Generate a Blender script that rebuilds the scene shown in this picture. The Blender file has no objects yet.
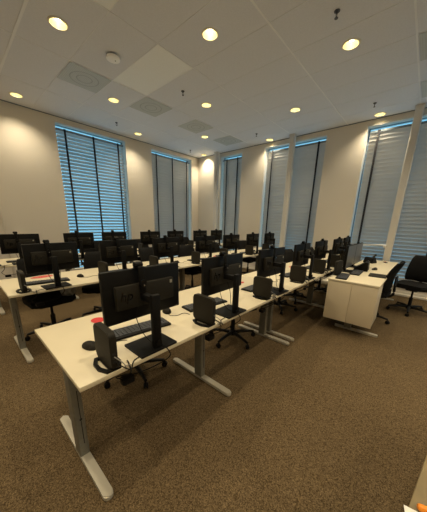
import bpy, bmesh, math, random
from mathutils import Vector, Matrix
random.seed(7)
S = bpy.context.scene
COL = S.collection
PI = math.pi

# ------------------------------------------------------------------ room measures (metres)
H = 3.537            # ceiling
XW, YW = 6.22, 6.36  # right window wall, left window wall
XN, YN = -2.0, -2.6  # walls behind the photographer
T = 0.735            # desk height
ROW_Y = [0.987, 2.757, 4.527]
WT = 0.28            # wall thickness

# ------------------------------------------------------------------ materials
def mat(name, base, rough=0.5, metal=0.0, spec=0.5, noise=None, bump=None, emit=None):
    m = bpy.data.materials.new(name); m.use_nodes = True
    nt = m.node_tree; b = nt.nodes['Principled BSDF']
    b.inputs['Base Color'].default_value = (*base, 1)
    b.inputs['Roughness'].default_value = rough
    b.inputs['Metallic'].default_value = metal
    b.inputs['Specular IOR Level'].default_value = spec
    if emit:
        b.inputs['Emission Color'].default_value = (*emit[0], 1)
        b.inputs['Emission Strength'].default_value = emit[1]
    if noise or bump:
        tc = nt.nodes.new('ShaderNodeTexCoord')
    if noise:
        scale, amount = noise
        n = nt.nodes.new('ShaderNodeTexNoise'); n.inputs['Scale'].default_value = scale
        n.inputs['Detail'].default_value = 4
        nt.links.new(tc.outputs['Object'], n.inputs['Vector'])
        r = nt.nodes.new('ShaderNodeValToRGB')
        r.color_ramp.elements[0].position = .3; r.color_ramp.elements[1].position = .7
        r.color_ramp.elements[0].color = (*[c*(1-amount) for c in base], 1)
        r.color_ramp.elements[1].color = (*[min(1, c*(1+amount)) for c in base], 1)
        nt.links.new(n.outputs['Fac'], r.inputs['Fac'])
        nt.links.new(r.outputs['Color'], b.inputs['Base Color'])
    if bump:
        scale, strength = bump
        n2 = nt.nodes.new('ShaderNodeTexNoise'); n2.inputs['Scale'].default_value = scale
        nt.links.new(tc.outputs['Object'], n2.inputs['Vector'])
        bp = nt.nodes.new('ShaderNodeBump'); bp.inputs['Strength'].default_value = strength
        bp.inputs['Distance'].default_value = .004
        nt.links.new(n2.outputs['Fac'], bp.inputs['Height'])
        nt.links.new(bp.outputs['Normal'], b.inputs['Normal'])
    return m

M = {}
M['wall'] = mat('wall_paint', (.71, .665, .59), .85, bump=(90, .15))
M['ceiling'] = mat('ceiling_tile', (.72, .735, .79), .9, noise=(60, .03), bump=(220, .2))
M['new_tile'] = mat('fresh_ceiling_tile', (.90, .92, .93), .9, noise=(60, .02))
M['grid'] = mat('ceiling_grid_white', (.82, .83, .86), .5)
M['trim'] = mat('trim_paint', (.72, .68, .60), .5)
M['desk'] = mat('desk_laminate', (.735, .66, .485), .38, noise=(5, .02))
M['desk_edge'] = mat('desk_edge_band', (.62, .55, .42), .45)
M['cab'] = mat('cabinet_laminate', (.68, .59, .43), .45)
M['gap'] = mat('dark_gap', (.02, .02, .02), .8)
M['steel'] = mat('galvanised_steel', (.21, .205, .17), .45, metal=.3, noise=(40, .08))
M['foot'] = mat('silver_paint', (.52, .49, .41), .4, metal=.2)
M['black'] = mat('black_plastic', (.005, .005, .005), .5, spec=.2, bump=(500, .1))
M['matt'] = mat('matt_black_plastic', (.005, .0048, .0045), .55, spec=.2)
M['housing'] = mat('charcoal_plastic', (.020, .0175, .0125), .6, spec=.2, bump=(600, .1))
M['logo'] = mat('gloss_black_logo', (.004, .004, .004), .2)
M['sticker'] = mat('pale_sticker', (.35, .33, .27), .5)
M['screen'] = mat('dark_screen_glass', (.008, .009, .011), .12)
M['greyscreen'] = mat('grey_screen', (.10, .105, .115), .3)
M['key'] = mat('keycap', (.06, .065, .075), .45)
M['fabric'] = mat('black_chair_fabric', (.007, .007, .007), .95, spec=.15, bump=(350, .5))
M['chairplastic'] = mat('chair_plastic', (.007, .007, .007), .5, spec=.25)
M['chrome'] = mat('steel_pin', (.5, .5, .5), .25, metal=1)
M['red'] = mat('red_card', (.62, .03, .03), .5)
M['coral'] = mat('coral_card', (.70, .16, .10), .5)
M['white'] = mat('white_card', (.8, .78, .74), .5)
M['lightcable'] = mat('pale_cable', (.26, .25, .23), .5)
M['slat'] = mat('slat_aluminium', (.62, .62, .61), .42, metal=.1)
M['tape'] = mat('blind_tape', (.012, .012, .018), .8)
M['frame'] = mat('window_frame', (.16, .20, .24), .45)
M['column'] = mat('column_paint', (.68, .66, .62), .5)
M['vent'] = mat('vent_grey', (.50, .515, .51), .6)
M['ventdark'] = mat('vent_grey_dark', (.38, .40, .39), .6)
M['reflector'] = mat('lamp_reflector', (.86, .80, .52), .3, metal=.6)
M['ring'] = mat('lamp_ring', (.75, .72, .62), .4)
M['bulb'] = mat('lamp_bulb', (.9, .85, .7), .4, emit=((1, .88, .58), 22.0))
M['detector'] = mat('detector_white', (.93, .93, .93), .5)
M['brass'] = mat('sprinkler_metal', (.10, .10, .11), .4, metal=.7)
M['wood'] = mat('pale_wood', (.21, .16, .075), .5, noise=(9, .22))
M['orange'] = mat('orange_plastic', (.9, .28, .01), .4)
M['bag'] = mat('dark_plastic_bag', (.22, .23, .235), .25)

# glass pane: mostly clear with a faint reflection
g = bpy.data.materials.new('window_glass'); g.use_nodes = True
nt = g.node_tree; nt.nodes.clear()
o_ = nt.nodes.new('ShaderNodeOutputMaterial'); mx = nt.nodes.new('ShaderNodeMixShader')
tr = nt.nodes.new('ShaderNodeBsdfTransparent'); gl = nt.nodes.new('ShaderNodeBsdfGlossy')
tr.inputs['Color'].default_value = (.86, .95, 1, 1); gl.inputs['Roughness'].default_value = .03
mx.inputs[0].default_value = .06
nt.links.new(tr.outputs[0], mx.inputs[1]); nt.links.new(gl.outputs[0], mx.inputs[2])
nt.links.new(mx.outputs[0], o_.inputs['Surface']); M['glass'] = g

# carpet: speckled loop pile
def carpet():
    m = bpy.data.materials.new('brown_carpet'); m.use_nodes = True
    nt = m.node_tree; b = nt.nodes['Principled BSDF']
    b.inputs['Roughness'].default_value = .97; b.inputs['Specular IOR Level'].default_value = .1
    tc = nt.nodes.new('ShaderNodeTexCoord')
    n1 = nt.nodes.new('ShaderNodeTexVoronoi'); n1.inputs['Scale'].default_value = 210   # loops of yarn, each its own shade
    n1.inputs['Randomness'].default_value = 1
    n2 = nt.nodes.new('ShaderNodeTexNoise'); n2.inputs['Scale'].default_value = 1.3; n2.inputs['Detail'].default_value = 4
    r1 = nt.nodes.new('ShaderNodeValToRGB')
    e = r1.color_ramp.elements
    e[0].position = .1; e[0].color = (.055, .037, .018, 1)
    e[1].position = .95; e[1].color = (.225, .162, .090, 1)
    k = r1.color_ramp.elements.new(.5); k.color = (.118, .083, .044, 1)
    mix = nt.nodes.new('ShaderNodeMixRGB'); mix.blend_type = 'MULTIPLY'; mix.inputs[0].default_value = .5
    r2 = nt.nodes.new('ShaderNodeValToRGB')
    r2.color_ramp.elements[0].position = .35; r2.color_ramp.elements[0].color = (.72, .70, .68, 1)
    r2.color_ramp.elements[1].position = .65; r2.color_ramp.elements[1].color = (1, 1, 1, 1)
    L = nt.links.new
    L(tc.outputs['Object'], n1.inputs['Vector']); L(tc.outputs['Object'], n2.inputs['Vector'])
    L(n1.outputs['Color'], r1.inputs['Fac']); L(n2.outputs['Fac'], r2.inputs['Fac'])
    L(r1.outputs['Color'], mix.inputs[1]); L(r2.outputs['Color'], mix.inputs[2])
    L(mix.outputs[0], b.inputs['Base Color'])
    bp = nt.nodes.new('ShaderNodeBump'); bp.inputs['Strength'].default_value = .25; bp.inputs['Distance'].default_value = .006
    L(n1.outputs['Distance'], bp.inputs['Height']); L(bp.outputs['Normal'], b.inputs['Normal'])
    return m
M['carpet'] = carpet()

# perforated diffuser face
def perforated():
    m = bpy.data.materials.new('vent_perforated'); m.use_nodes = True
    nt = m.node_tree; b = nt.nodes['Principled BSDF']; b.inputs['Roughness'].default_value = .6
    tc = nt.nodes.new('ShaderNodeTexCoord'); v = nt.nodes.new('ShaderNodeTexVoronoi')
    v.inputs['Scale'].default_value = 45; v.inputs['Randomness'].default_value = 0
    r = nt.nodes.new('ShaderNodeValToRGB')
    r.color_ramp.elements[0].position = .25; r.color_ramp.elements[0].color = (.20, .21, .205, 1)
    r.color_ramp.elements[1].position = .4; r.color_ramp.elements[1].color = (.54, .56, .545, 1)
    nt.links.new(tc.outputs['Object'], v.inputs['Vector']); nt.links.new(v.outputs['Distance'], r.inputs['Fac'])
    nt.links.new(r.outputs['Color'], b.inputs['Base Color'])
    return m
M['perf'] = perforated()

# ------------------------------------------------------------------ mesh building
class MB:
    def __init__(s): s.bm = bmesh.new()
    def _add(s, verts, faces):
        vs = [s.bm.verts.new(v) for v in verts]
        for f in faces:
            try: s.bm.faces.new([vs[i] for i in f])
            except ValueError: pass
        return vs
    def box(s, lo, hi, bev=0.0, seg=2, mtx=None):
        x0, y0, z0 = lo; x1, y1, z1 = hi
        vs = s._add([(x0,y0,z0),(x1,y0,z0),(x1,y1,z0),(x0,y1,z0),(x0,y0,z1),(x1,y0,z1),(x1,y1,z1),(x0,y1,z1)],
                    [(0,3,2,1),(4,5,6,7),(0,1,5,4),(1,2,6,5),(2,3,7,6),(3,0,4,7)])
        if bev:
            es = list({e for v in vs for e in v.link_edges})
            r = bmesh.ops.bevel(s.bm, geom=es, offset=bev, segments=seg, profile=.5, affect='EDGES')
            vs = list({v for f in r['faces'] for v in f.verts} | {v for v in vs if v.is_valid})
        if mtx is not None: bmesh.ops.transform(s.bm, matrix=mtx, verts=[v for v in vs if v.is_valid])
        return s
    def lathe(s, prof, n=24, org=(0,0,0), axis='z', cap=True):
        rings = []
        for r, h in prof:
            ring = []
            for i in range(n):
                a = 2*PI*i/n; c, d = r*math.cos(a), r*math.sin(a)
                p = (c, d, h) if axis == 'z' else (h, c, d) if axis == 'x' else (d, h, c)
                ring.append(s.bm.verts.new((p[0]+org[0], p[1]+org[1], p[2]+org[2])))
            rings.append(ring)
        for a, b in zip(rings, rings[1:]):
            for i in range(n):
                j = (i+1) % n; s.bm.faces.new((a[i], a[j], b[j], b[i]))
        if cap:
            s.bm.faces.new(list(reversed(rings[0]))); s.bm.faces.new(rings[-1])
        return s
    def prism(s, poly, a, b, axis='z'):
        # poly: list of 2D points, extruded from a to b along axis
        def P(u, v, w): return (u, v, w) if axis == 'z' else (w, u, v) if axis == 'x' else (u, w, v)
        n = len(poly)
        vs = [P(u, v, a) for u, v in poly] + [P(u, v, b) for u, v in poly]
        s._add(vs, [tuple(reversed(range(n))), tuple(range(n, 2*n))] + [(i, (i+1) % n, n+(i+1) % n, n+i) for i in range(n)])
        return s
    def tube(s, path, r, n=8):
        path = [Vector(p) for p in path]; rings = []
        up = Vector((0, 0, 1))
        for i, p in enumerate(path):
            d = (path[min(i+1, len(path)-1)] - path[max(i-1, 0)]).normalized()
            a = d.cross(up)
            if a.length < 1e-3: a = d.cross(Vector((1, 0, 0)))
            a.normalize(); b = d.cross(a)
            rr = r[i] if isinstance(r, (list, tuple)) else r
            rings.append([s.bm.verts.new(p + a*rr*math.cos(2*PI*k/n) + b*rr*math.sin(2*PI*k/n)) for k in range(n)])
        for A, B in zip(rings, rings[1:]):
            for i in range(n): s.bm.faces.new((A[i], A[(i+1) % n], B[(i+1) % n], B[i]))
        s.bm.faces.new(list(reversed(rings[0]))); s.bm.faces.new(rings[-1])
        return s
    def build(s, name, m, parent=None, loc=None, smooth=35):
        bm = s.bm
        bmesh.ops.recalc_face_normals(bm, faces=bm.faces[:])
        ang = math.radians(smooth)
        for f in bm.faces: f.smooth = True
        for e in bm.edges:
            if len(e.link_faces) != 2 or e.calc_face_angle(0) > ang: e.smooth = False
        me = bpy.data.meshes.new(name); bm.to_mesh(me); bm.free()
        me.materials.append(m)
        o = bpy.data.objects.new(name, me); COL.objects.link(o)
        if parent is not None: o.parent = parent
        if loc is not None: o.location = loc
        return o

def spline(pts, n=6):
    P = [Vector(p) for p in pts]; out = []
    Q = [P[0]] + P + [P[-1]]
    for i in range(1, len(Q)-2):
        for k in range(n):
            t = k/n; a, b, c, d = Q[i-1], Q[i], Q[i+1], Q[i+2]
            out.append(.5*((2*b) + (c-a)*t + (2*a-5*b+4*c-d)*t*t + (3*b-a-3*c+d)*t**3))
    out.append(P[-1]); return out

def rrect(x0, y0, x1, y1, r, n=5):
    out = []
    for cx, cy, a0 in ((x1-r, y0+r, -90), (x1-r, y1-r, 0), (x0+r, y1-r, 90), (x0+r, y0+r, 180)):
        for k in range(n+1):
            a = math.radians(a0 + 90*k/n); out.append((cx+r*math.cos(a), cy+r*math.sin(a)))
    return out

def thing(name, label, cat, loc=(0,0,0), rz=0, group=None):
    o = bpy.data.objects.new(name, None); COL.objects.link(o)
    o.empty_display_size = .1; o.location = loc; o.rotation_euler = (0, 0, rz)
    return tag(o, label, cat, group)
def tag(o, label, cat, group=None):
    o['label'] = label; o['category'] = cat
    if group: o['group'] = group
    return o
def struct(o):
    o['kind'] = 'structure'; return o
def dup(root, label, loc, rz=0, group=None):
    r = root.copy(); COL.objects.link(r); r.location = loc; r.rotation_euler = (0, 0, rz); r['label'] = label
    if group: r['group'] = group
    for ch in list(root.children):
        c = ch.copy(); COL.objects.link(c); c.parent = r
        for gch in list(ch.children):
            d = gch.copy(); COL.objects.link(d); d.parent = c
    return r

ORD = ['first', 'second', 'third', 'fourth', 'fifth', 'sixth', 'seventh']
ROWN = ['front desk row', 'middle desk row', 'back desk row']

# ------------------------------------------------------------------ room shell
struct(MB().box((XN-.3, YN-.3, -.1), (XW+WT, YW+WT, 0)).build('floor', M['carpet']))

WZ0, WZ1 = .19, 3.42
WIN_L = [(1.92, 3.52), (4.32, 5.90)]                       # x ranges in the left wall
WIN_R = [(4.50, 5.32), (2.12, 3.72), (-.30, 1.31), (-2.3, -1.1)]         # y ranges in the right wall; last is unseen, kept to light the ceiling
mb = MB()
mb.box((XN-.3, YW, 0), (XW+WT, YW+WT, WZ0)); mb.box((XN-.3, YW, WZ1), (XW+WT, YW+WT, H+.1))
xs = [XN-.3] + [v for w in WIN_L for v in w] + [XW+WT]
for a, b in zip(xs[0::2], xs[1::2]): mb.box((a, YW, WZ0), (b, YW+WT, WZ1))
struct(mb.build('wall_left', M['wall']))
mb = MB()
mb.box((XW, YN-.3, 0), (XW+WT, YW-.0005, WZ0)); mb.box((XW, YN-.3, WZ1), (XW+WT, YW-.0005, H+.1))
ys = [YW-.0005] + [v for w in WIN_R for v in (w[1], w[0])] + [YN-.3]
for b, a in zip(ys[0::2], ys[1::2]): mb.box((XW, a, WZ0), (XW+WT, b, WZ1))
struct(mb.build('wall_right', M['wall']))
struct(MB().box((XN-.3, YN-.3, 0), (XN, YW-.001, H+.1)).build('wall_near', M['wall']))
struct(MB().box((XN+.001, YN-.3, 0), (XW-.001, YN, H+.1)).build('wall_back', M['wall']))
struct(MB().box((XN, YW-.018, 0), (XW-.02, YW-.0006, .07), .004).build('baseboard_left', M['trim']))
mb = MB(); mb.box((XW-.075, YN, 0), (XW-.0006, YW-.02, .045), .004); mb.box((XW-.02, YN, .045), (XW-.0006, YW-.02, .10), .004)
struct(mb.build('baseboard_right', M['trim']))
struct(MB().box((.735, YW-.03, .07), (.765, YW-.0006, H-.002), .004).build('trim_1', M['wall']))

# ceiling of 0.6 x 1.2 m tiles on a grid that starts at x=.93, y=.5; lamps sit in round holes
GX, GY = [.93 + .6*i for i in range(-5, 10)], [.5 + 1.2*i for i in range(-3, 6)]
LAMPS = []
for i, x in enumerate([-1.17, .03, 1.23, 2.43, 3.63, 4.83, 6.03]):
    for j, y in enumerate([-2.5+.1, -1.3, -.1, 1.1, 2.3, 3.5, 4.7, 5.9]):
        if (i + j) % 2 == 1: LAMPS.append((x, y))
HOLE = .088
cm = bmesh.new(); nm = bmesh.new()
BRIGHT = {(2.13, 2.9), (.93, 1.7)}
VENTS = [(1.53, 4.1), (2.73, 4.1), (3.93, 4.1), (5.13, 4.1), (3.93, -.1), (5.13, -.1)]
xs = [XN] + [x for x in GX if XN < x < XW] + [XW]
ysg = [YN] + [y for y in GY if YN < y < YW] + [YW]
for a, b in zip(xs, xs[1:]):
    for c, d in zip(ysg, ysg[1:]):
        key = (round(a, 2), round(c, 2))
        bm = nm if key in BRIGHT else cm
        lamp = [l for l in LAMPS if a < l[0] < b and c < l[1] < d]
        if not lamp:
            bm.faces.new([bm.verts.new(p) for p in ((a,c,H),(a,d,H),(b,d,H),(b,c,H))]); continue
        lx, ly = lamp[0]
        angs = sorted({round(2*PI*k/28 - PI, 6) for k in range(28)} | {round(math.atan2(v-ly, u-lx), 6) for u in (a, b) for v in (c, d)})
        inner, outer = [], []
        for t in angs:
            ct, st = math.cos(t), math.sin(t)
            k = min(((b-lx)/ct if ct > 1e-9 else (a-lx)/ct if ct < -1e-9 else 1e9), ((d-ly)/st if st > 1e-9 else (c-ly)/st if st < -1e-9 else 1e9))
            inner.append(bm.verts.new((lx+HOLE*ct, ly+HOLE*st, H))); outer.append(bm.verts.new((lx+k*ct, ly+k*st, H)))
        n = len(angs)
        for i in range(n):
            j = (i+1) % n; bm.faces.new((inner[i], outer[i], outer[j], inner[j]))
for bm, nme, mm in ((cm, 'ceiling', M['ceiling']), (nm, 'ceiling_tile', M['new_tile'])):
    me = bpy.data.meshes.new(nme); bm.to_mesh(me); bm.free(); me.materials.append(mm)
    o = bpy.data.objects.new(nme, me); COL.objects.link(o); struct(o)
    if nme == 'ceiling_tile': o.name = 'ceiling_fresh_tiles'
struct(MB().box((XN-.3, YN-.3, H+.25), (XW+WT, YW+WT, H+.3)).build('ceiling_slab', M['ceiling']))
mb = MB()
for i, x in enumerate(xs[1:-1]):
    w = .014 if abs(x-.93) < .01 else .003
    mb.box((x-w, YN, H-.005 if w > .01 else H-.003), (x+w, YW, H-.0004))
for y in ysg[1:-1]:
    w = .009 if y < 1.8 else .004
    mb.box((XN, y-w, H-.0045), (XW, y+w, H-.0003))
struct(mb.build('trim_2', M['grid']))
mb = MB()   # shadow-gap angle round the edge of the ceiling
mb.box((XN, YW-.02, H-.012), (XW, YW-.0007, H-.0005)); mb.box((XW-.02, YN, H-.012), (XW-.0007, YW-.021, H-.0005))
struct(mb.build('trim_3', M['frame']))

# windows with glass; blinds hang in the recess
def window(idx, wall, a, b):
    w = MB(); fr = .022
    def bx(m, u0, u1, d0, d1, z0, z1, bev=.004):
        if wall == 'L': m.box((u0, YW+d0, z0), (u1, YW+d1, z1), bev)
        else: m.box((XW+d0, u0, z0), (XW+d1, u1, z1), bev)
    e = .001
    bx(w, a+e, a+fr, .16, .20, WZ0+e, WZ1-e); bx(w, b-fr, b-e, .16, .20, WZ0+e, WZ1-e)
    bx(w, a+fr, b-fr, .16, .20, WZ0+e, WZ0+fr); bx(w, a+fr, b-fr, .16, .20, WZ1-.012, WZ1-e, .002)
    root = struct(w.build('window_%d' % idx, M['frame']))
    gmb = MB(); bx(gmb, a+fr, b-fr, .177, .183, WZ0+fr, WZ1-.012, 0)
    gmb.build('pane', M['glass'], root)
    s = MB(); bx(s, a+e, b-e, -.03, .158, WZ0+.0005, WZ0+.02, .004); s.build('window_sill', M['trim'], root)

def blind(wall, a, b, tilt, label, tapes=3, pitch=.075):
    root = thing('venetian_blind', label, 'blind', ((a+b)/2, YW+.085, WZ0+.03) if wall == 'L' else (XW+.085, (a+b)/2, WZ0+.03),
                 0 if wall == 'L' else -PI/2, 'venetian blinds in the window recesses')
    # local x runs along the window, local y points outdoors
    w = (b-a)/2 - .03; top = WZ1 - WZ0 - .03
    if wall == 'R': root.location.y -= .014   # hangs nearer the right jamb
    MB().box((-w, -.03, top-.125), (w, .03, top-.085), .004).build('headrail', M['frame'], root)
    m = MB(); n = int((top-.17)/pitch); sw = .086
    ct, st = math.cos(tilt), math.sin(tilt)
    for k in range(n):
        z = top - .16 - k*pitch
        prof = []
        for q in range(5):
            u = (q/4-.5)*sw; h = .009*(1-(2*q/4-1)**2)
            prof.append((u*ct + h*st, -u*st + h*ct))
        vs = []
        for sx in (-w, w):
            for (yy, zz) in prof: vs.append((sx, yy, z+zz))
        fs = [(q, q+1, 5+q+1, 5+q) for q in range(4)]
        m._add(vs, fs)
    o = m.build('slats', M['slat'], root, smooth=60)
    zb = top - .16 - n*pitch + .01
    MB().box((-w, -.025, zb-.012), (w, .025, zb+.012), .004).build('bottom_rail', M['slat'], root)
    L = 2*w
    pos = [-w+.16, 0, w-.16] if tapes == 3 else [-w+.17, w-.17]
    for x in pos:
        MB().box((x-.021, -.043, zb), (x+.021, -.040, top-.08)).build('ladder_tape', M['tape'], root)
    return root

for i, (a, b) in enumerate(WIN_L): window(i+1, 'L', a, b)
for i, (a, b) in enumerate(WIN_R): window(i+3, 'R', a, b)
R = math.radians
blind('L', *WIN_L[0], R(36), 'half open grey slatted blind in leftmost window glowing with blue daylight')
blind('L', *WIN_L[1], R(63), 'closed grey slatted blind in the left wall window nearest the room corner')
blind('R', *WIN_R[0], R(63), 'narrow closed grey blind with two black tapes beside the corner column', 2)
blind('R', *WIN_R[1], R(62), 'wide closed grey blind behind the middle column')
blind('R', *WIN_R[2], R(61), 'wide closed grey blind behind the right-hand column and teacher desk')

def column(y, label):
    root = thing('steel_column', label, 'column', (6.06, y, 0), 0, 'slim columns along the window wall')
    MB().prism(rrect(-.062, -.062, .062, .062, .02), 0, H-.006).build('shaft', M['column'], root)
    MB().prism(rrect(-.075, -.075, .075, .075, .02), H-.03, H-.0055).build('head_collar', M['column'], root)
    return root
column(5.36, 'pale slim column nearest the room corner beside narrow blind')
column(2.87, 'pale slim column in front of the middle window blind')
column(.50, 'pale slim column rising beside the far end of teacher desk')
# white bar fixed to the nearest column, in front of the blind
root = thing('support_bar', 'white horizontal bar sticking out from the right-hand column before the blind', 'bar', (6.0, .552, 1.03))
MB().tube([(0, 0, .012), (0, .12, .014), (0, .44, -.02)], [.018, .014, .010], 10).build('arm', M['white'], root)
MB().lathe([(.022, -.03), (.028, -.02), (.028, .02), (.022, .03)], 16, (0, .02, -.01)).build('knuckle', M['white'], root)

# ------------------------------------------------------------------ ceiling fittings
lroot = thing('ceiling_downlight', 'x', 'light', (0, 0, H), 0, 'recessed round ceiling downlights')
MB().lathe([(HOLE-.004, .001), (HOLE-.004, -.008), (HOLE+.002, -.010), (.104, -.005), (.106, -.0006), (HOLE-.004, .001)], 32, cap=False).build('trim_ring', M['ring'], lroot)
MB().lathe([(HOLE-.005, 0), (.078, .03), (.060, .065), (.036, .09), (.001, .092)], 28, cap=False).build('reflector', M['reflector'], lroot)
MB().lathe([(.012, .085), (.024, .075), (.029, .058), (.029, .048), (.021, .036), (.001, .031)], 20, cap=False).build('bulb', M['bulb'], lroot)
LAMPLAB = {
 (1.23, 3.5): 'lit round ceiling downlight at the upper left of the ceiling',
 (2.43, 2.3): 'lit round ceiling downlight at the top centre, brightest of all',
 (3.63, 1.1): 'lit round ceiling downlight at upper right, left of the grey vent tiles',
 (1.23, 5.9): 'lit round downlight beside left wall, far left of the picture',
 (2.43, 4.7): 'lit round downlight between the two nearest grey ceiling vents',
 (3.63, 3.5): 'lit round downlight near the middle of the ceiling right of fresh tile',
 (4.83, 2.3): 'lit round downlight above and left of the middle column top',
 (6.03, 1.1): 'lit round downlight just above the right-hand window blind',
 (3.63, 5.9): 'lit round downlight above the wall between the two left windows',
 (4.83, 4.7): 'lit round downlight between the two farthest grey ceiling vents',
 (6.03, 3.5): 'lit round downlight beside window wall above the wide blind, left of middle column',
 (6.03, 5.9): 'lit round downlight deepest in the room corner',
}
SPOT = 76
first = True
for (x, y) in LAMPS:
    lab = LAMPLAB.get((round(x, 2), round(y, 2)))
    inview = lab is not None
    lab = lab or 'lit round ceiling downlight outside the view, behind or beside the camera'
    if first: lroot.location = (x, y, H); lroot['label'] = lab; first = False
    else: dup(lroot, lab, (x, y, H))
    ld = bpy.data.lights.new('downlight_lamp', 'SPOT'); ld.energy = SPOT
    ld.color = (1, .83, .56); ld.spot_size = R(124); ld.spot_blend = 1.0; ld.shadow_soft_size = .035
    lo = bpy.data.objects.new('downlight_lamp', ld); COL.objects.link(lo); lo.location = (x, y, H+.012)

vroot = thing('ceiling_vent', 'x', 'vent', (0, 0, H), 0, 'square grey ceiling vents')
MB().box((-.285, -.285, -.007), (.285, .285, -.0055)).build('face_plate', M['perf'], vroot)
MB().prism(rrect(-.296, -.296, .296, .296, .01), -.0055, -.0051).build('frame', M['vent'], vroot)
MB().lathe([(.19, -.007), (.195, -.009), (.20, -.009), (.205, -.007)], 32, cap=False).build('swirl_ring', M['ventdark'], vroot)
MB().lathe([(.10, -.007), (.105, -.009), (.11, -.009), (.115, -.007)], 32, cap=False).build('swirl_ring', M['ventdark'], vroot)
vlab = ['square grey ceiling vent nearest left wall, beside smoke detector', 'square grey ceiling vent touching far corner of bright fresh tile',
        'square grey ceiling vent third from left, before far downlights', 'square grey ceiling vent deepest in the room near corner column',
        'square grey ceiling vent tile at the right picture edge, nearer of two', 'square grey ceiling vent tile at right edge, above right-hand column']
for i, (x, y) in enumerate(VENTS):
    c = (x+.3, y+.31, H) if i < 4 else (x+.3, y+.285, H)
    if i == 0: vroot.location = c; vroot['label'] = vlab[0]
    else: dup(vroot, vlab[i], c)

root = thing('smoke_detector', 'white round smoke detector on ceiling left of the bright fresh tile', 'detector', (1.87, 3.54, H))
MB().lathe([(.058, -.0006), (.062, -.012), (.062, -.02)], 28).build('base', M['ventdark'], root)
MB().lathe([(.085, -.02), (.09, -.028), (.085, -.044), (.05, -.054), (.02, -.056)], 28).build('cover', M['detector'], root)
MB().lathe([(.007, -.056), (.006, -.060)], 10, (.02, -.02, 0)).build('indicator', M['gap'], root)

sp = thing('sprinkler_head', 'x', 'sprinkler', (0, 0, H), 0, 'small ceiling sprinkler heads')
MB().lathe([(.03, -.0006), (.028, -.006), (.012, -.010), (.010, -.022)], 16).build('escutcheon', M['brass'], sp)
m_ = MB(); m_.tube([(.012, 0, -.018), (.016, 0, -.04), (.003, 0, -.058)], .004, 6); m_.tube([(-.012, 0, -.018), (-.016, 0, -.04), (-.003, 0, -.058)], .004, 6)
m_.build('yoke', M['brass'], sp)
MB().lathe([(.018, -.058), (.018, -.062)], 16).build('deflector', M['brass'], sp)
spl = ['small sprinkler head at top right of the ceiling near picture edge', 'small sprinkler head right of bright fresh tile, mid ceiling',
       'small sprinkler head just above the right-hand downlight', 'small sprinkler head in far ceiling above the narrow blind',
       'small sprinkler head above left window next to wall', 'small sprinkler head above second left window near the corner']
for i, (x, y) in enumerate([(3.035, 1.1), (3.035, 3.48), (5.46, 1.107), (5.46, 3.545), (2.95, 5.65), (5.40, 5.87)]):
    if i == 0: sp.location = (x, y, H); sp['label'] = spl[0]
    else: dup(sp, spl[i], (x, y, H))

# ------------------------------------------------------------------ desks
def make_desk(width, legs, label, loc):
    root = thing('training_desk', label, 'desk', loc, 0, 'long white desks in three rows')
    MB().box((.001, 0, T-.025), (width-.001, .8, T), .003).build('tabletop', M['desk'], root)
    MB().box((.06, .36, T-.085), (width-.06, .40, T-.026), .003).build('rail', M['steel'], root)
    for x in legs:
        # column: folded steel with a row of height holes on its front
        c = MB(); c.prism(rrect(-.027, -.045, .027, .045, .008), .034, T-.0255)
        leg = c.build('leg', M['steel'], root, (x, .36, 0))
        MB().box((.002, -.0462, .12), (.006, -.0448, .50)).build('height_slot', M['gap'], leg)
        MB().lathe([(.008, -.0468), (.008, -.0464)], 12, (.004, 0, .30), 'y').build('lock_screw', M['gap'], leg)
        f = MB(); poly = rrect(-.026, -.375, .026, .385, .024)
        f.prism(poly, .008, .034); f.box((-.02, -.34, .0), (.02, -.30, .008)); f.box((-.02, .31, 0), (.02, .35, .008))
        bmesh.ops.bevel(f.bm, geom=[e for e in f.bm.edges if all(v.co.z > .033 for v in e.verts)], offset=.006, segments=2, affect='EDGES')
        f.build('foot', M['foot'], leg)
    MB().box((-.02+legs[0], .10, T-.045), (.02+legs[0], .72, T-.0255), .003).build('bracket', M['steel'], root)
    return root
DX = [.25, 2.585, 4.275]
dname = ['nearest desk of the front row, with big steel leg at lower left', 'middle desk of the front row, joining the nearest one', 'far desk of the front row, behind the teacher cabinet',
         'left desk of the middle row with red oval card on it', 'centre desk of the middle row', 'far right desk of the middle row near the windows',
         'left desk of the back row along left wall', 'centre desk of the back row', 'far right desk of the back row near room corner']
for r in range(3):
    for k in range(3):
        w = (2.335, 1.69, 1.80)[k]
        legs = [.06, 1.10, 2.265] if k == 0 else [.07, 1.605] if k == 1 else [.95, 1.72]
        make_desk(w, legs, 'white ' + dname[r*3+k], (DX[k], ROW_Y[r], 0))

# ------------------------------------------------------------------ monitor (back towards the photographer = -y)
mon = thing('monitor', 'x', 'monitor')
MB().prism(rrect(-.12, -.095, .12, .095, .006), 0, .009).build('base_plate', M['matt'], mon)
cmb = MB(); cmb.box((-.026, -.075, .009), (.026, -.045, .325), .006)
cmb.box((-.02, -.045, .27), (.02, .052, .31), .004)
stand = cmb.build('stand', M['matt'], mon)
MB().lathe([(.017, -.088), (.014, -.078)], 18, (0, 0, .045), 'y').build('cable_hole_cap', M['black'], stand)
pm = MB(); pm.box((-.215, .085, .150), (.289, .115, .448), .006)
panel = pm.build('panel', M['black'], mon)
MB().box((-.209, .1152, .158), (.283, .1160, .442)).build('screen', M['screen'], panel)
hs = MB(); hs.box((-.16, .0525, .232), (.22, .0845, .368), .010)
house = hs.build('rear_housing', M['housing'], mon)
MB().box((.188, .0510, .335), (.205, .0524, .355)).build('sticker', M['sticker'], house)
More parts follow.
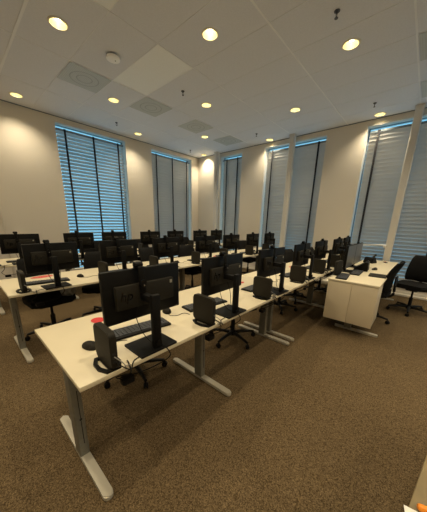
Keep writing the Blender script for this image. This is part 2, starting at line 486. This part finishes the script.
# round emblem letters on the back
cu = bpy.data.curves.new('emblem', 'FONT'); cu.body = 'hp'; cu.size = .075; cu.shear = .25; cu.extrude = .0006; cu.align_x = 'CENTER'
tmp = bpy.data.objects.new('emblem_tmp', cu); COL.objects.link(tmp)
bpy.context.view_layer.update()
dg = bpy.context.evaluated_depsgraph_get()
me = bpy.data.meshes.new_from_object(tmp.evaluated_get(dg)); me.materials.append(M['logo'])
bpy.data.objects.remove(tmp)
em = bpy.data.objects.new('emblem', me); COL.objects.link(em); em.parent = house
em.location = (-.105, .0516, .285); em.rotation_euler = (PI/2, 0, 0); em['label'] = 'glossy black letters on the rear housing'
cb = MB(); cb.tube(spline([(-.03, .07, .235), (-.05, .06, .17), (-.03, .04, .08), (.0, .015, .02), (.01, -.03, .013)], 5), 0.0024, 6)
cb.build('signal_cable', M['matt'], mon)
cb = MB(); cb.tube(spline([(.05, .07, .235), (.07, .05, .15), (.05, .02, .05), (.04, -.02, .014), (.03, -.10, .012)], 5), .0025, 6)
cb.build('power_cable', M['matt'], mon)

cam_ = thing('webcam', 'x', 'webcam')
w = MB(); w.lathe([(.008, -.028), (.017, -.022), (.017, .022), (.008, .028)], 16, (0, .080, .470), 'x'); w.box((-.014, .082, .4488), (.014, .112, .458), .002)
wb = w.build('body', M['black'], cam_)
MB().lathe([(.008, .096), (.007, .0985)], 14, (0, 0, .470), 'y').build('lens', M['screen'], wb)
w = MB(); w.box((-.019, .038, .318), (.019, .0505, .463), .003); w.box((-.014, .0506, .4492), (.014, .083, .462), .002); w.build('bracket', M['matt'], cam_)
w = MB(); w.lathe([(.019, .026), (.019, .0375)], 16, (0, 0, .372), 'y'); wk = w.build('knob', M['black'], cam_)
MB().lathe([(.005, .024), (.005, .0258)], 10, (0, 0, .360), 'y').build('screw', M['chrome'], wk)

# ------------------------------------------------------------------ mini computer on a ring foot
pc = thing('mini_computer', 'x', 'computer')
b_ = MB(); b_.prism(rrect(-.095, .014, .095, .205, .024), -.017, .017, 'x')
bmesh.ops.bevel(b_.bm, geom=[e for e in b_.bm.edges if abs(e.verts[0].co.x-e.verts[1].co.x) < 1e-5], offset=.004, segments=2, affect='EDGES')
body = b_.build('case', M['housing'], pc)
p_ = MB()
for k in range(3): p_.box((-.008, -.0965, .05+.022*k), (.008, -.0945, .062+.022*k))
p_.build('rear_ports', M['gap'], body)
p_ = MB(); p_.box((-.010, .0945, .05), (.010, .0965, .17)); p_.build('front_grille', M['gap'], body)
f_ = MB()
hx = [(-.058, -.03), (-.035, -.08), (.035, -.08), (.058, -.03), (.058, .03), (.035, .08), (-.035, .08), (-.058, .03)]
hi = [(x*.70, y*.74) for x, y in hx]
n = len(hx); vs = []
for z in (0, .012):
    vs += [(x, y, z) for x, y in hx] + [(x, y, z) for x, y in hi]
fs = []
for i in range(n):
    j = (i+1) % n
    fs += [(i, j, n+j, n+i), (2*n+i, 3*n+i, 3*n+j, 2*n+j), (i, 2*n+i, 2*n+j, j), (n+i, n+j, 3*n+j, 3*n+i)]
f_._add(vs, fs); f_.box((-.021, -.066, .010), (.021, .066, .0138))
f_.build('stand_foot', M['matt'], pc)
pcc = MB(); pcc.tube(spline([(0, -.096, .06), (.02, -.125, .04), (.06, -.13, .008), (.11, -.07, .006), (.18, -.06, .006)], 5), .003, 6)
pcc.build('display_cable', M['matt'], pc)
pcc = MB(); pcc.tube(spline([(0, -.096, .085), (.03, -.13, .05), (.04, -.11, .008), (.055, -.085, .006), (.08, -.095, .006)], 5), .0025, 6)
pcc.build('network_cable', M['lightcable'], pc)

# power adapter hanging below the front edge
pa = thing('power_adapter', 'x', 'adapter')
MB().prism(rrect(-.036, -.026, .036, .026, .012), -.165, -.135).build('brick', M['matt'], pa)
a_ = MB(); a_.tube(spline([(-.03, 0, -.135), (-.07, -.02, -.09), (-.05, -.09, -.045), (-.04, -.145, -.005), (-.035, -.12, .031), (-.03, -.09, .031)], 6), .0035, 6)
a_.build('cord', M['matt'], pa)
a_ = MB(); a_.tube(spline([(.03, 0, -.135), (.10, -.02, -.13), (.16, -.06, -.10), (.20, -.14, -.02), (.19, -.12, .031), (.17, -.08, .031)], 6), .0035, 6)
a_.build('cord', M['matt'], pa)

# keyboard, mouse
kb = thing('keyboard', 'x', 'keyboard')
k_ = MB(); k_.box((-.205, -.068, 0), (.205, .068, .014), .004); kcase = k_.build('case', M['matt'], kb)
k_ = MB()
for r in range(5):
    yy = -.052 + r*.0225
    n = 15
    for c in range(n):
        if r == 4 and 4 <= c <= 9:
            continue
        x0 = -.195 + c*.0262
        k_.box((x0+.002, yy-.009, .014), (x0+.0235, yy+.0095, .0185))
    if r == 4: k_.box((-.195+4*.0262+.002, yy-.009, .014), (-.195+9*.0262+.0235, yy+.0095, .0185))
k_.build('keys', M['key'], kb)
ms = thing('mouse', 'x', 'mouse')
m_ = MB()
ret = bmesh.ops.create_uvsphere(m_.bm, u_segments=20, v_segments=12, radius=1)
for v in ret['verts']:
    v.co = Vector((v.co.x*.034, v.co.y*.060, max(0, v.co.z)*.036*(1-.25*v.co.y) + .001))
bmesh.ops.remove_doubles(m_.bm, verts=m_.bm.verts[:], dist=1e-5)
mshell = m_.build('shell', M['housing'], ms)
MB().lathe([(.007, -.003), (.009, 0), (.007, .003)], 14, (0, -.028, .033), 'x').build('wheel', M['gap'], ms)
m_ = MB(); m_.tube(spline([(0, -.056, .006), (.01, -.09, .004), (.06, -.11, .004), (.12, -.08, .004), (.16, -.12, .004)], 5), .002, 6)
m_.build('cord', M['matt'], ms)

# ------------------------------------------------------------------ stations
MX = [[.675, 1.41, 2.22, 3.09, 3.92, 4.80, 5.55],
      [.66, 1.42, 2.20, 3.05, 3.84, 4.67, 5.41],
      [.67, 1.53, 2.20, 3.04, 3.79, 4.66, 5.37]]
PX = [[.412, 1.11, 1.92, 2.79, 3.57, 4.30, 5.10],
      [.38, 1.17, 1.90, 2.73, 3.50, 4.40, 5.10],
      [.36, 1.20, 1.90, 2.75, 3.45, 4.25, 5.05]]
started = set()
def place(proto, key, label, loc, rz, group):
    if key not in started:
        started.add(key); proto.location = loc; proto.rotation_euler = (0, 0, rz); proto['label'] = label; proto['group'] = group
        return proto
    return dup(proto, label, loc, rz, group)
def where(r, i):
    if i == 0: return 'at the near left end of the %s' % ROWN[r]
    return '%s from left end of the %s' % (ORD[i], ROWN[r])
SKIP = set()
for r in range(3):
    y0 = ROW_Y[r]
    for i in range(7):
        x = MX[r][i]; px = PX[r][i]
        dz = T + .0006
        rot = R(random.uniform(-2.5, 2.5)) if i or r else 0
        yj = random.uniform(-.01, .03) if i or r else 0
        def put(proto, key, label, loc, rz, group):
            if (key, r, i) in SKIP: return
            place(proto, key, label, loc, rz, group)
        put(mon, 'mon', 'black monitor from behind, ' + where(r, i), (x, y0+.093+yj, dz), rot, 'monitors on the desk rows')
        put(cam_, 'cam', 'webcam on monitor ' + where(r, i), (x-.008*math.cos(rot), y0+.093+yj-.008*math.sin(rot), dz), rot, 'webcams on the monitors')
        put(pc, 'pc', 'upright black mini computer ' + where(r, i), (px, y0+.085+yj*.5, dz), R(random.uniform(-5, 5)), 'mini computers on ring feet')
        put(pa, 'pa', 'power adapter hanging under desk edge ' + where(r, i), (px+.115, y0+.125, T-.025), R(random.uniform(-4, 4)), 'power adapters hanging under desks')
        kx = x + (.055 if r == 0 and i == 0 else random.uniform(-.03, .05)); ky = y0 + (.315 if i == 0 and r == 0 else random.uniform(.30, .36))
        put(kb, 'kb', 'black keyboard behind monitor ' + where(r, i), (kx, ky, dz), R(-8 if i == 0 and r == 0 else random.uniform(-8, 4)) + PI, 'keyboards on the desk rows')
        mx_, my_ = (x-.258, y0+.318) if (r == 0 and i == 0) else (x-.36 if r == 0 and i == 1 else x+.33, y0+.44 if r == 0 and i == 1 else y0+.36)
        put(ms, 'ms', 'black mouse on white desk ' + where(r, i), (mx_, my_, dz), R(12 if i == 0 and r == 0 else random.uniform(-40, -10) if i == 1 and r == 0 else random.uniform(-20, 20)), 'mice on the desk rows')

# ------------------------------------------------------------------ red cards on the desks
def card(rx, ry, x, y, m, label, strokes):
    root = thing('oval_card', label, 'card', (x, y, T+.0005), 0, 'red cards lying on the desks')
    MB().prism([(rx*math.cos(2*PI*k/32), ry*math.sin(2*PI*k/32)) for k in range(32)], 0, .0015).build('sheet', m, root)
    if strokes:
        s = MB()
        for k in range(9):
            a = -.62 + k*.155
            s.box((rx*a, -.009, .0015), (rx*a+.007, .009 if k % 2 else .003, .0019))
        s.build('white_print', M['white'], root)
card(.115, .055, .655, ROW_Y[1]+.655, M['red'], 'red oval card with white print on left end of middle desk row', True)
card(.045, .05, .60, ROW_Y[0]+.66, M['red'], 'round red card behind the first monitor of front desk row', False)
card(.05, .03, 2.25, ROW_Y[0]+.56, M['red'], 'small red card between second and third monitor of front row', False)
card(.05, .03, 3.72, ROW_Y[0]+.58, M['red'], 'small red card behind the fourth computer of front row', False)
card(.11, .055, 3.69, ROW_Y[1]+.43, M['coral'], 'coral oval card right of fourth monitor on middle desk row', False)

# ------------------------------------------------------------------ office chair (faces -y, back at +y)
ch = thing('office_chair', 'x', 'chair')
s = MB(); s.prism(rrect(-.235, -.23, .235, .23, .07, 6), .435, .505)
bmesh.ops.bevel(s.bm, geom=[e for e in s.bm.edges if abs(e.verts[0].co.z-e.verts[1].co.z) < 1e-5], offset=.022, segments=3, affect='EDGES')
s.build('seat', M['fabric'], ch)
bk = MB(); cols, rows = 9, 10
def bpt(u, v, off):
    z = .52 + .43*v; w = .222 + .008*math.sin(PI*v) - .03*v
    r = .05
    if v > .88: w *= 1 - .07*((v-.88)/.12)**2
    if v < .12: w *= 1 - .07*((.12-v)/.12)**2
    x = u*w
    y = .215 + .10*v*v - .02*math.sin(PI*v) - .035*(u*u) + off*(1-.6*max(abs(u), abs(2*v-1))**6)
    return (x, y, z)
F = [[bk.bm.verts.new(bpt(-1+2*i/(cols-1), j/(rows-1), -.034)) for i in range(cols)] for j in range(rows)]
B = [[bk.bm.verts.new(bpt(-1+2*i/(cols-1), j/(rows-1), .034)) for i in range(cols)] for j in range(rows)]
for j in range(rows-1):
    for i in range(cols-1):
        bk.bm.faces.new((F[j][i], F[j][i+1], F[j+1][i+1], F[j+1][i])); bk.bm.faces.new((B[j][i], B[j+1][i], B[j+1][i+1], B[j][i+1]))
for j in range(rows-1):
    bk.bm.faces.new((F[j][0], F[j+1][0], B[j+1][0], B[j][0])); bk.bm.faces.new((F[j][-1], B[j][-1], B[j+1][-1], F[j+1][-1]))
for i in range(cols-1):
    bk.bm.faces.new((F[0][i], B[0][i], B[0][i+1], F[0][i+1])); bk.bm.faces.new((F[-1][i], F[-1][i+1], B[-1][i+1], B[-1][i]))
bk.build('backrest', M['fabric'], ch, smooth=70)
st = MB(); st.tube(spline([(0, .08, .425), (0, .21, .42), (0, .275, .47), (0, .275, .58), (0, .28, .70)], 5), .018, 8); st.box((-.07, .262, .60), (.07, .285, .74), .008)
st.build('back_support', M['chairplastic'], ch)
mc = MB(); mc.box((-.08, -.10, .385), (.08, .12, .4345), .012); mc.tube([(.07, -.02, .41), (.20, -.03, .415), (.235, -.03, .41)], .006, 6)
mc.build('tilt_mechanism', M['chairplastic'], ch)
MB().lathe([(.026, .10), (.026, .26), (.015, .262), (.015, .386)], 16).build('gas_lift', M['chairplastic'], ch)
base = MB(); base.lathe([(.045, .062), (.045, .115), (.03, .125)], 20)
for k in range(5):
    a = 2*PI*k/5 + PI/2
    c, d = math.cos(a), math.sin(a)
    base.tube([(c*r_, d*r_, z) for r_, z in ((.03, .092), (.12, .094), (.22, .084), (.29, .075))], [.024, .021, .017, .014], 8)
sb = base.build('star_base', M['chairplastic'], ch)
for k in range(5):
    a = 2*PI*k/5 + PI/2
    cx, cy = math.cos(a)*.29, math.sin(a)*.29
    q = MB()
    for off in (-.019, .006): q.lathe([(.018, off), (.026, off+.002), (.026, off+.011), (.018, off+.013)], 16, (0, 0, .026), 'x')
    q.lathe([(.022, -.006), (.022, .006)], 16, (0, 0, .036), 'x'); q.lathe([(.006, .03), (.006, .07)], 8)
    o = q.build('caster', M['matt'], sb, (cx, cy, 0)); o.rotation_euler = (0, 0, a + 1.1)

CH = [ # x, y, rz, label
 (.97, 1.87, -25, 'black office chair behind the nearest desk, its five-star base showing below'),
 (2.17, 1.58, -12, 'black office chair tucked under nearest desk, star base clear below second computer'),
 (3.60, 1.66, 20, 'black office chair under front row behind the third monitor'),
 (4.27, 1.66, -6, 'black office chair with backrest showing right of third front-row monitor'),
 (5.12, 1.48, 10, 'black office chair with backrest showing right of fourth front-row monitor'),
 (.68, 3.33, 5, 'black office chair with seat visible under left end of middle row'),
 (1.36, 3.45, -25, 'black office chair right of first middle-row monitor, backrest towards window'),
 (2.38, 3.45, 8, 'black office chair with rounded backrest right of second middle-row monitor'),
 (3.17, 3.40, -8, 'black office chair with pole visible below middle row, right of third monitor'),
 (4.20, 3.46, 10, 'black office chair at middle row between fourth and fifth monitor'),
 (5.25, 3.42, -6, 'black office chair at far end of the middle row'),
 (.98, 5.15, 5, 'black office chair at left end of the back row'),
 (2.03, 5.28, -8, 'black office chair at back row right of the second monitor'),
 (3.30, 5.25, 7, 'black office chair at back row left of the fourth monitor'),
 (4.70, 5.22, -6, 'black office chair at back row behind the sixth monitor'),
 (4.20, .45, 176, 'black office chair pushed under the teacher desk, seen edge-on'),
 (5.08, -.04, 252, 'black office chair standing alone at the right beside the window'),
]
BASE_TURN = {0: 50, 1: 33, 15: -2, 16: 54}
for i, (x, y, a, lab) in enumerate(CH):
    if i == 0: c = ch; ch.location = (x, y, 0); ch.rotation_euler = (0, 0, R(a)); tag(ch, lab, 'chair', 'black swivel office chairs')
    else: c = dup(ch, lab, (x, y, 0), R(a))
    for part in c.children:      # each star base stands at its own angle
        if part.name.startswith('star_base'): part.rotation_euler = (0, 0, R(BASE_TURN.get(i, 17*i % 72)))

# ------------------------------------------------------------------ teacher desk with end cabinet
DX0, DX1, DY0, DY1 = 3.33, 5.88, .275, .862
root = thing('teacher_desk', 'white teacher desk at right with a two-door cabinet facing the camera', 'desk', (DX0, DY0, 0))
LX, LY = DX1-DX0, DY1-DY0
MB().box((0, 0, T-.028), (LX, LY, T), .004).build('tabletop', M['desk'], root)
cabm = MB(); cabm.box((.022, .008, .18), (.46, LY-.008, T-.0285), .002)
cab = cabm.build('cabinet_body', M['cab'], root)
for y0, y1 in ((.006, LY/2-.0015), (LY/2+.0015, LY-.006)):
    MB().box((.004, y0, .172), (.0215, y1, T-.030), .002).build('cabinet_door', M['cab'], root)
for x in (.22, LX-.25):
    leg = MB(); leg.prism(rrect(-.03, -.045, .03, .045, .008), .03, .1795 if x < .4 else T-.0285)
    lo = leg.build('leg', M['steel'], root, (x, LY/2, 0))
    f = MB(); f.prism(rrect(-.026, -LY/2-.07, .026, LY/2-.13, .024), .005, .03); f.build('foot', M['foot'], lo)
MB().box((.47, LY-.03, .33), (LX-.12, LY-.012, T-.03), .003).build('modesty_panel', M['cab'], root)
MB().box((.05, LY+.004, T-.11), (1.4, LY+.10, T-.05), .02).build('cable_tray', M['foot'], root)

dz = T + .0006
def wide_monitor(x, y, rz, label):
    r = thing('desktop_screen', label, 'monitor', (x, y, dz), rz, 'paired screens on the teacher desk')
    MB().prism(rrect(-.11, -.02, .11, .15, .01), 0, .01).build('base_plate', M['matt'], r)
    MB().box((-.025, .075, .01), (.025, .105, .33), .005).build('stand', M['matt'], r)
    p = MB().box((-.262, .03, .075), (.262, .065, .41), .005).build('panel', M['black'], r)
    MB().box((-.256, .0288, .082), (.256, .0298, .404)).build('screen', M['greyscreen'], p)
    MB().box((-.1, .065, .17), (.1, .0745, .31), .004).build('rear_housing', M['housing'], r)
wide_monitor(4.06, .745, R(0), 'grey-faced screen on teacher desk, nearer of the pair')
wide_monitor(4.59, .745, R(0), 'grey-faced screen on teacher desk, farther of the pair')
r = thing('webcam', 'small webcam on top of the farther teacher-desk screen', 'webcam', (4.43, .78, dz+.411), 0)
MB().lathe([(.010, -.03), (.016, -.024), (.016, .024), (.010, .03)], 16, (0, 0, .018), 'x').build('body', M['black'], r)
MB().box((-.012, -.012, .0005), (.012, .012, .006), .001).build('clip', M['matt'], r)
# black wedge-shaped case in front of the screens
r = thing('black_case', 'black wedge-shaped case on teacher desk before the grey screens', 'case', (4.38, .655, dz), R(4))
MB().prism([(.10, 0), (.10, .03), (-.05, .14), (-.085, .135), (-.09, 0)], -.13, .13, 'x').build('shell', M['matt'], r)
MB().tube(spline([(-.06, -.065, .134), (-.04, -.065, .155), (.04, -.065, .155), (.06, -.065, .134)], 4), .006, 6).build('handle', M['chairplastic'], r)
# desk phone
r = thing('desk_phone', 'black desk phone on far end of the teacher desk', 'phone', (5.36, .69, dz), R(70)); r.scale = (.85, .85, .85)
MB().prism([(-.09, 0), (.09, 0), (.09, .03), (.05, .12), (-.02, .13), (-.09, .025)], -.10, .10, 'x').build('phone_body', M['black'], r)
MB().box((-.10, -.085, .04), (-.055, .10, .065), .01, 2, Matrix.Translation((0, 0, .105)) @ Matrix.Rotation(R(-30), 4, 'X')).build('handset', M['matt'], r)
MB().box((-.02, -.075, .0), (.08, .0, .004), .001, 1, Matrix.Translation((0, -.01, .07)) @ Matrix.Rotation(R(42), 4, 'X')).build('keypad', M['key'], r)
# dark pad, mouse, keyboard, small tag
r = MB().prism(rrect(-.13, -.105, .13, .105, .012), 0, .012).build('mouse_pad', M['housing'], None, (4.02, .39, dz)); r.rotation_euler = (0, 0, R(4))
tag(r, 'dark rectangular pad at right edge of the teacher desk', 'pad')
dup(ms, 'black mouse behind the dark pad on the teacher desk', (4.55, .50, dz), R(70))
dup(kb, 'black keyboard on teacher desk in front of grey screens', (4.02, .66, dz), R(2))
r = dup(kb, 'black keyboard lying at left edge of the teacher desk near cabinet', (3.58, .74, dz), R(6))
dup(pc, 'upright black mini computer at left edge of the teacher desk', (3.66, .835, dz), R(80), 'mini computers on ring feet')
r = thing('clip_tag', 'small dark clip on far end of teacher desk near column', 'clip', (5.62, .47, dz), R(30))
MB().box((-.05, -.02, 0), (.05, .02, .012), .003).build('plate', M['matt'], r); MB().lathe([(.012, .012), (.012, .02)], 12).build('button', M['red'], r)

# dark plastic bag under the middle row
b_ = MB(); ret = bmesh.ops.create_icosphere(b_.bm, subdivisions=4, radius=1)
for v in ret['verts']:
    n_ = 1 + .16*math.sin(5*v.co.x+2)*math.sin(6*v.co.y)*math.cos(4*v.co.z) + .07*math.sin(17*v.co.x)*math.cos(15*v.co.y+9*v.co.z)
    v.co = Vector((v.co.x*.085*n_, v.co.y*.08*n_, max(v.co.z*n_, -.8)*.085 + .068))
bag = b_.build('plastic_bag', M['bag'], None, (.855, 3.19, .507), 60)
tag(bag, 'crumpled grey plastic bag on chair seat under left end of middle row', 'bag')

# pale wooden table whose corner enters the picture at lower right
A = Vector((.655, -.102)); Bv = Vector((.255, -.041)).normalized(); N = Vector((Bv.y, -Bv.x))
r = thing('wooden_table', 'pale wooden table whose edge enters at the lower right corner', 'table', (.62, -.098, 0), math.atan2(Bv.y, Bv.x))
MB().box((-.25, -.70, .71), (1.1, 0, .74), .004).build('tabletop', M['wood'], r)
for x in (-.2, 1.05):
    for y in (-.65, -.10): MB().box((x-.02, y-.02, 0), (x+.02, y+.02, .7095), .003).build('leg', M['wood'], r)

p = MB().prism([(-.10, -.07), (.10, -.07), (.10, .07), (-.10, .07)], 0, .0008).build('paper_sheet', M['white'], None, (.5805, -.183, .7406)); p.rotation_euler = (0, 0, R(10))
tag(p, 'white paper corner poking over wooden table edge at lower right', 'paper')
r = thing('marker_pen', 'orange marker beside the white paper at bottom right corner', 'pen', (.694, -.171, .7490), R(-73))
MB().lathe([(.006, -.05), (.0085, -.046), (.0085, .03), (.005, .034)], 14, (0, 0, 0), 'x').build('barrel', M['orange'], r)
MB().lathe([(.0088, .034), (.0088, .065), (.006, .068)], 14, (0, 0, 0), 'x').build('cap', M['orange'], r)

# ------------------------------------------------------------------ light from outdoors
W = bpy.data.worlds.new('dusk_sky'); S.world = W; W.use_nodes = True
bg = W.node_tree.nodes['Background']; bg.inputs['Color'].default_value = (.31, .66, .84, 1); bg.inputs['Strength'].default_value = 1.25

# ------------------------------------------------------------------ camera
f = 230.414; py = 284.218
fw = Vector((.72164433, .63963023, -.26476902)); rt = Vector((.66785716, -.74393111, .02309374)); up = Vector((.18219846, .19349335, .96403529))
cd = bpy.data.cameras.new('camera'); co = bpy.data.objects.new('camera', cd); COL.objects.link(co)
m4 = Matrix.Identity(4)
for i in range(3): m4[i][0] = rt[i]; m4[i][1] = up[i]; m4[i][2] = -fw[i]
m4[2][3] = 1.4502
co.matrix_world = m4
cd.sensor_fit = 'HORIZONTAL' if 427 >= 512 else 'VERTICAL'
cd.sensor_height = 36.0; cd.lens = f*36.0/512
cd.shift_y = (py-256)/512; cd.clip_start = .02
S.camera = co
S.view_settings.view_transform = 'Standard'; S.view_settings.look = 'None'
S.view_settings.exposure = 0; S.view_settings.gamma = 1; S.view_settings.use_curve_mapping = False
S.cycles.use_denoising = True
S.cycles.max_bounces = 8
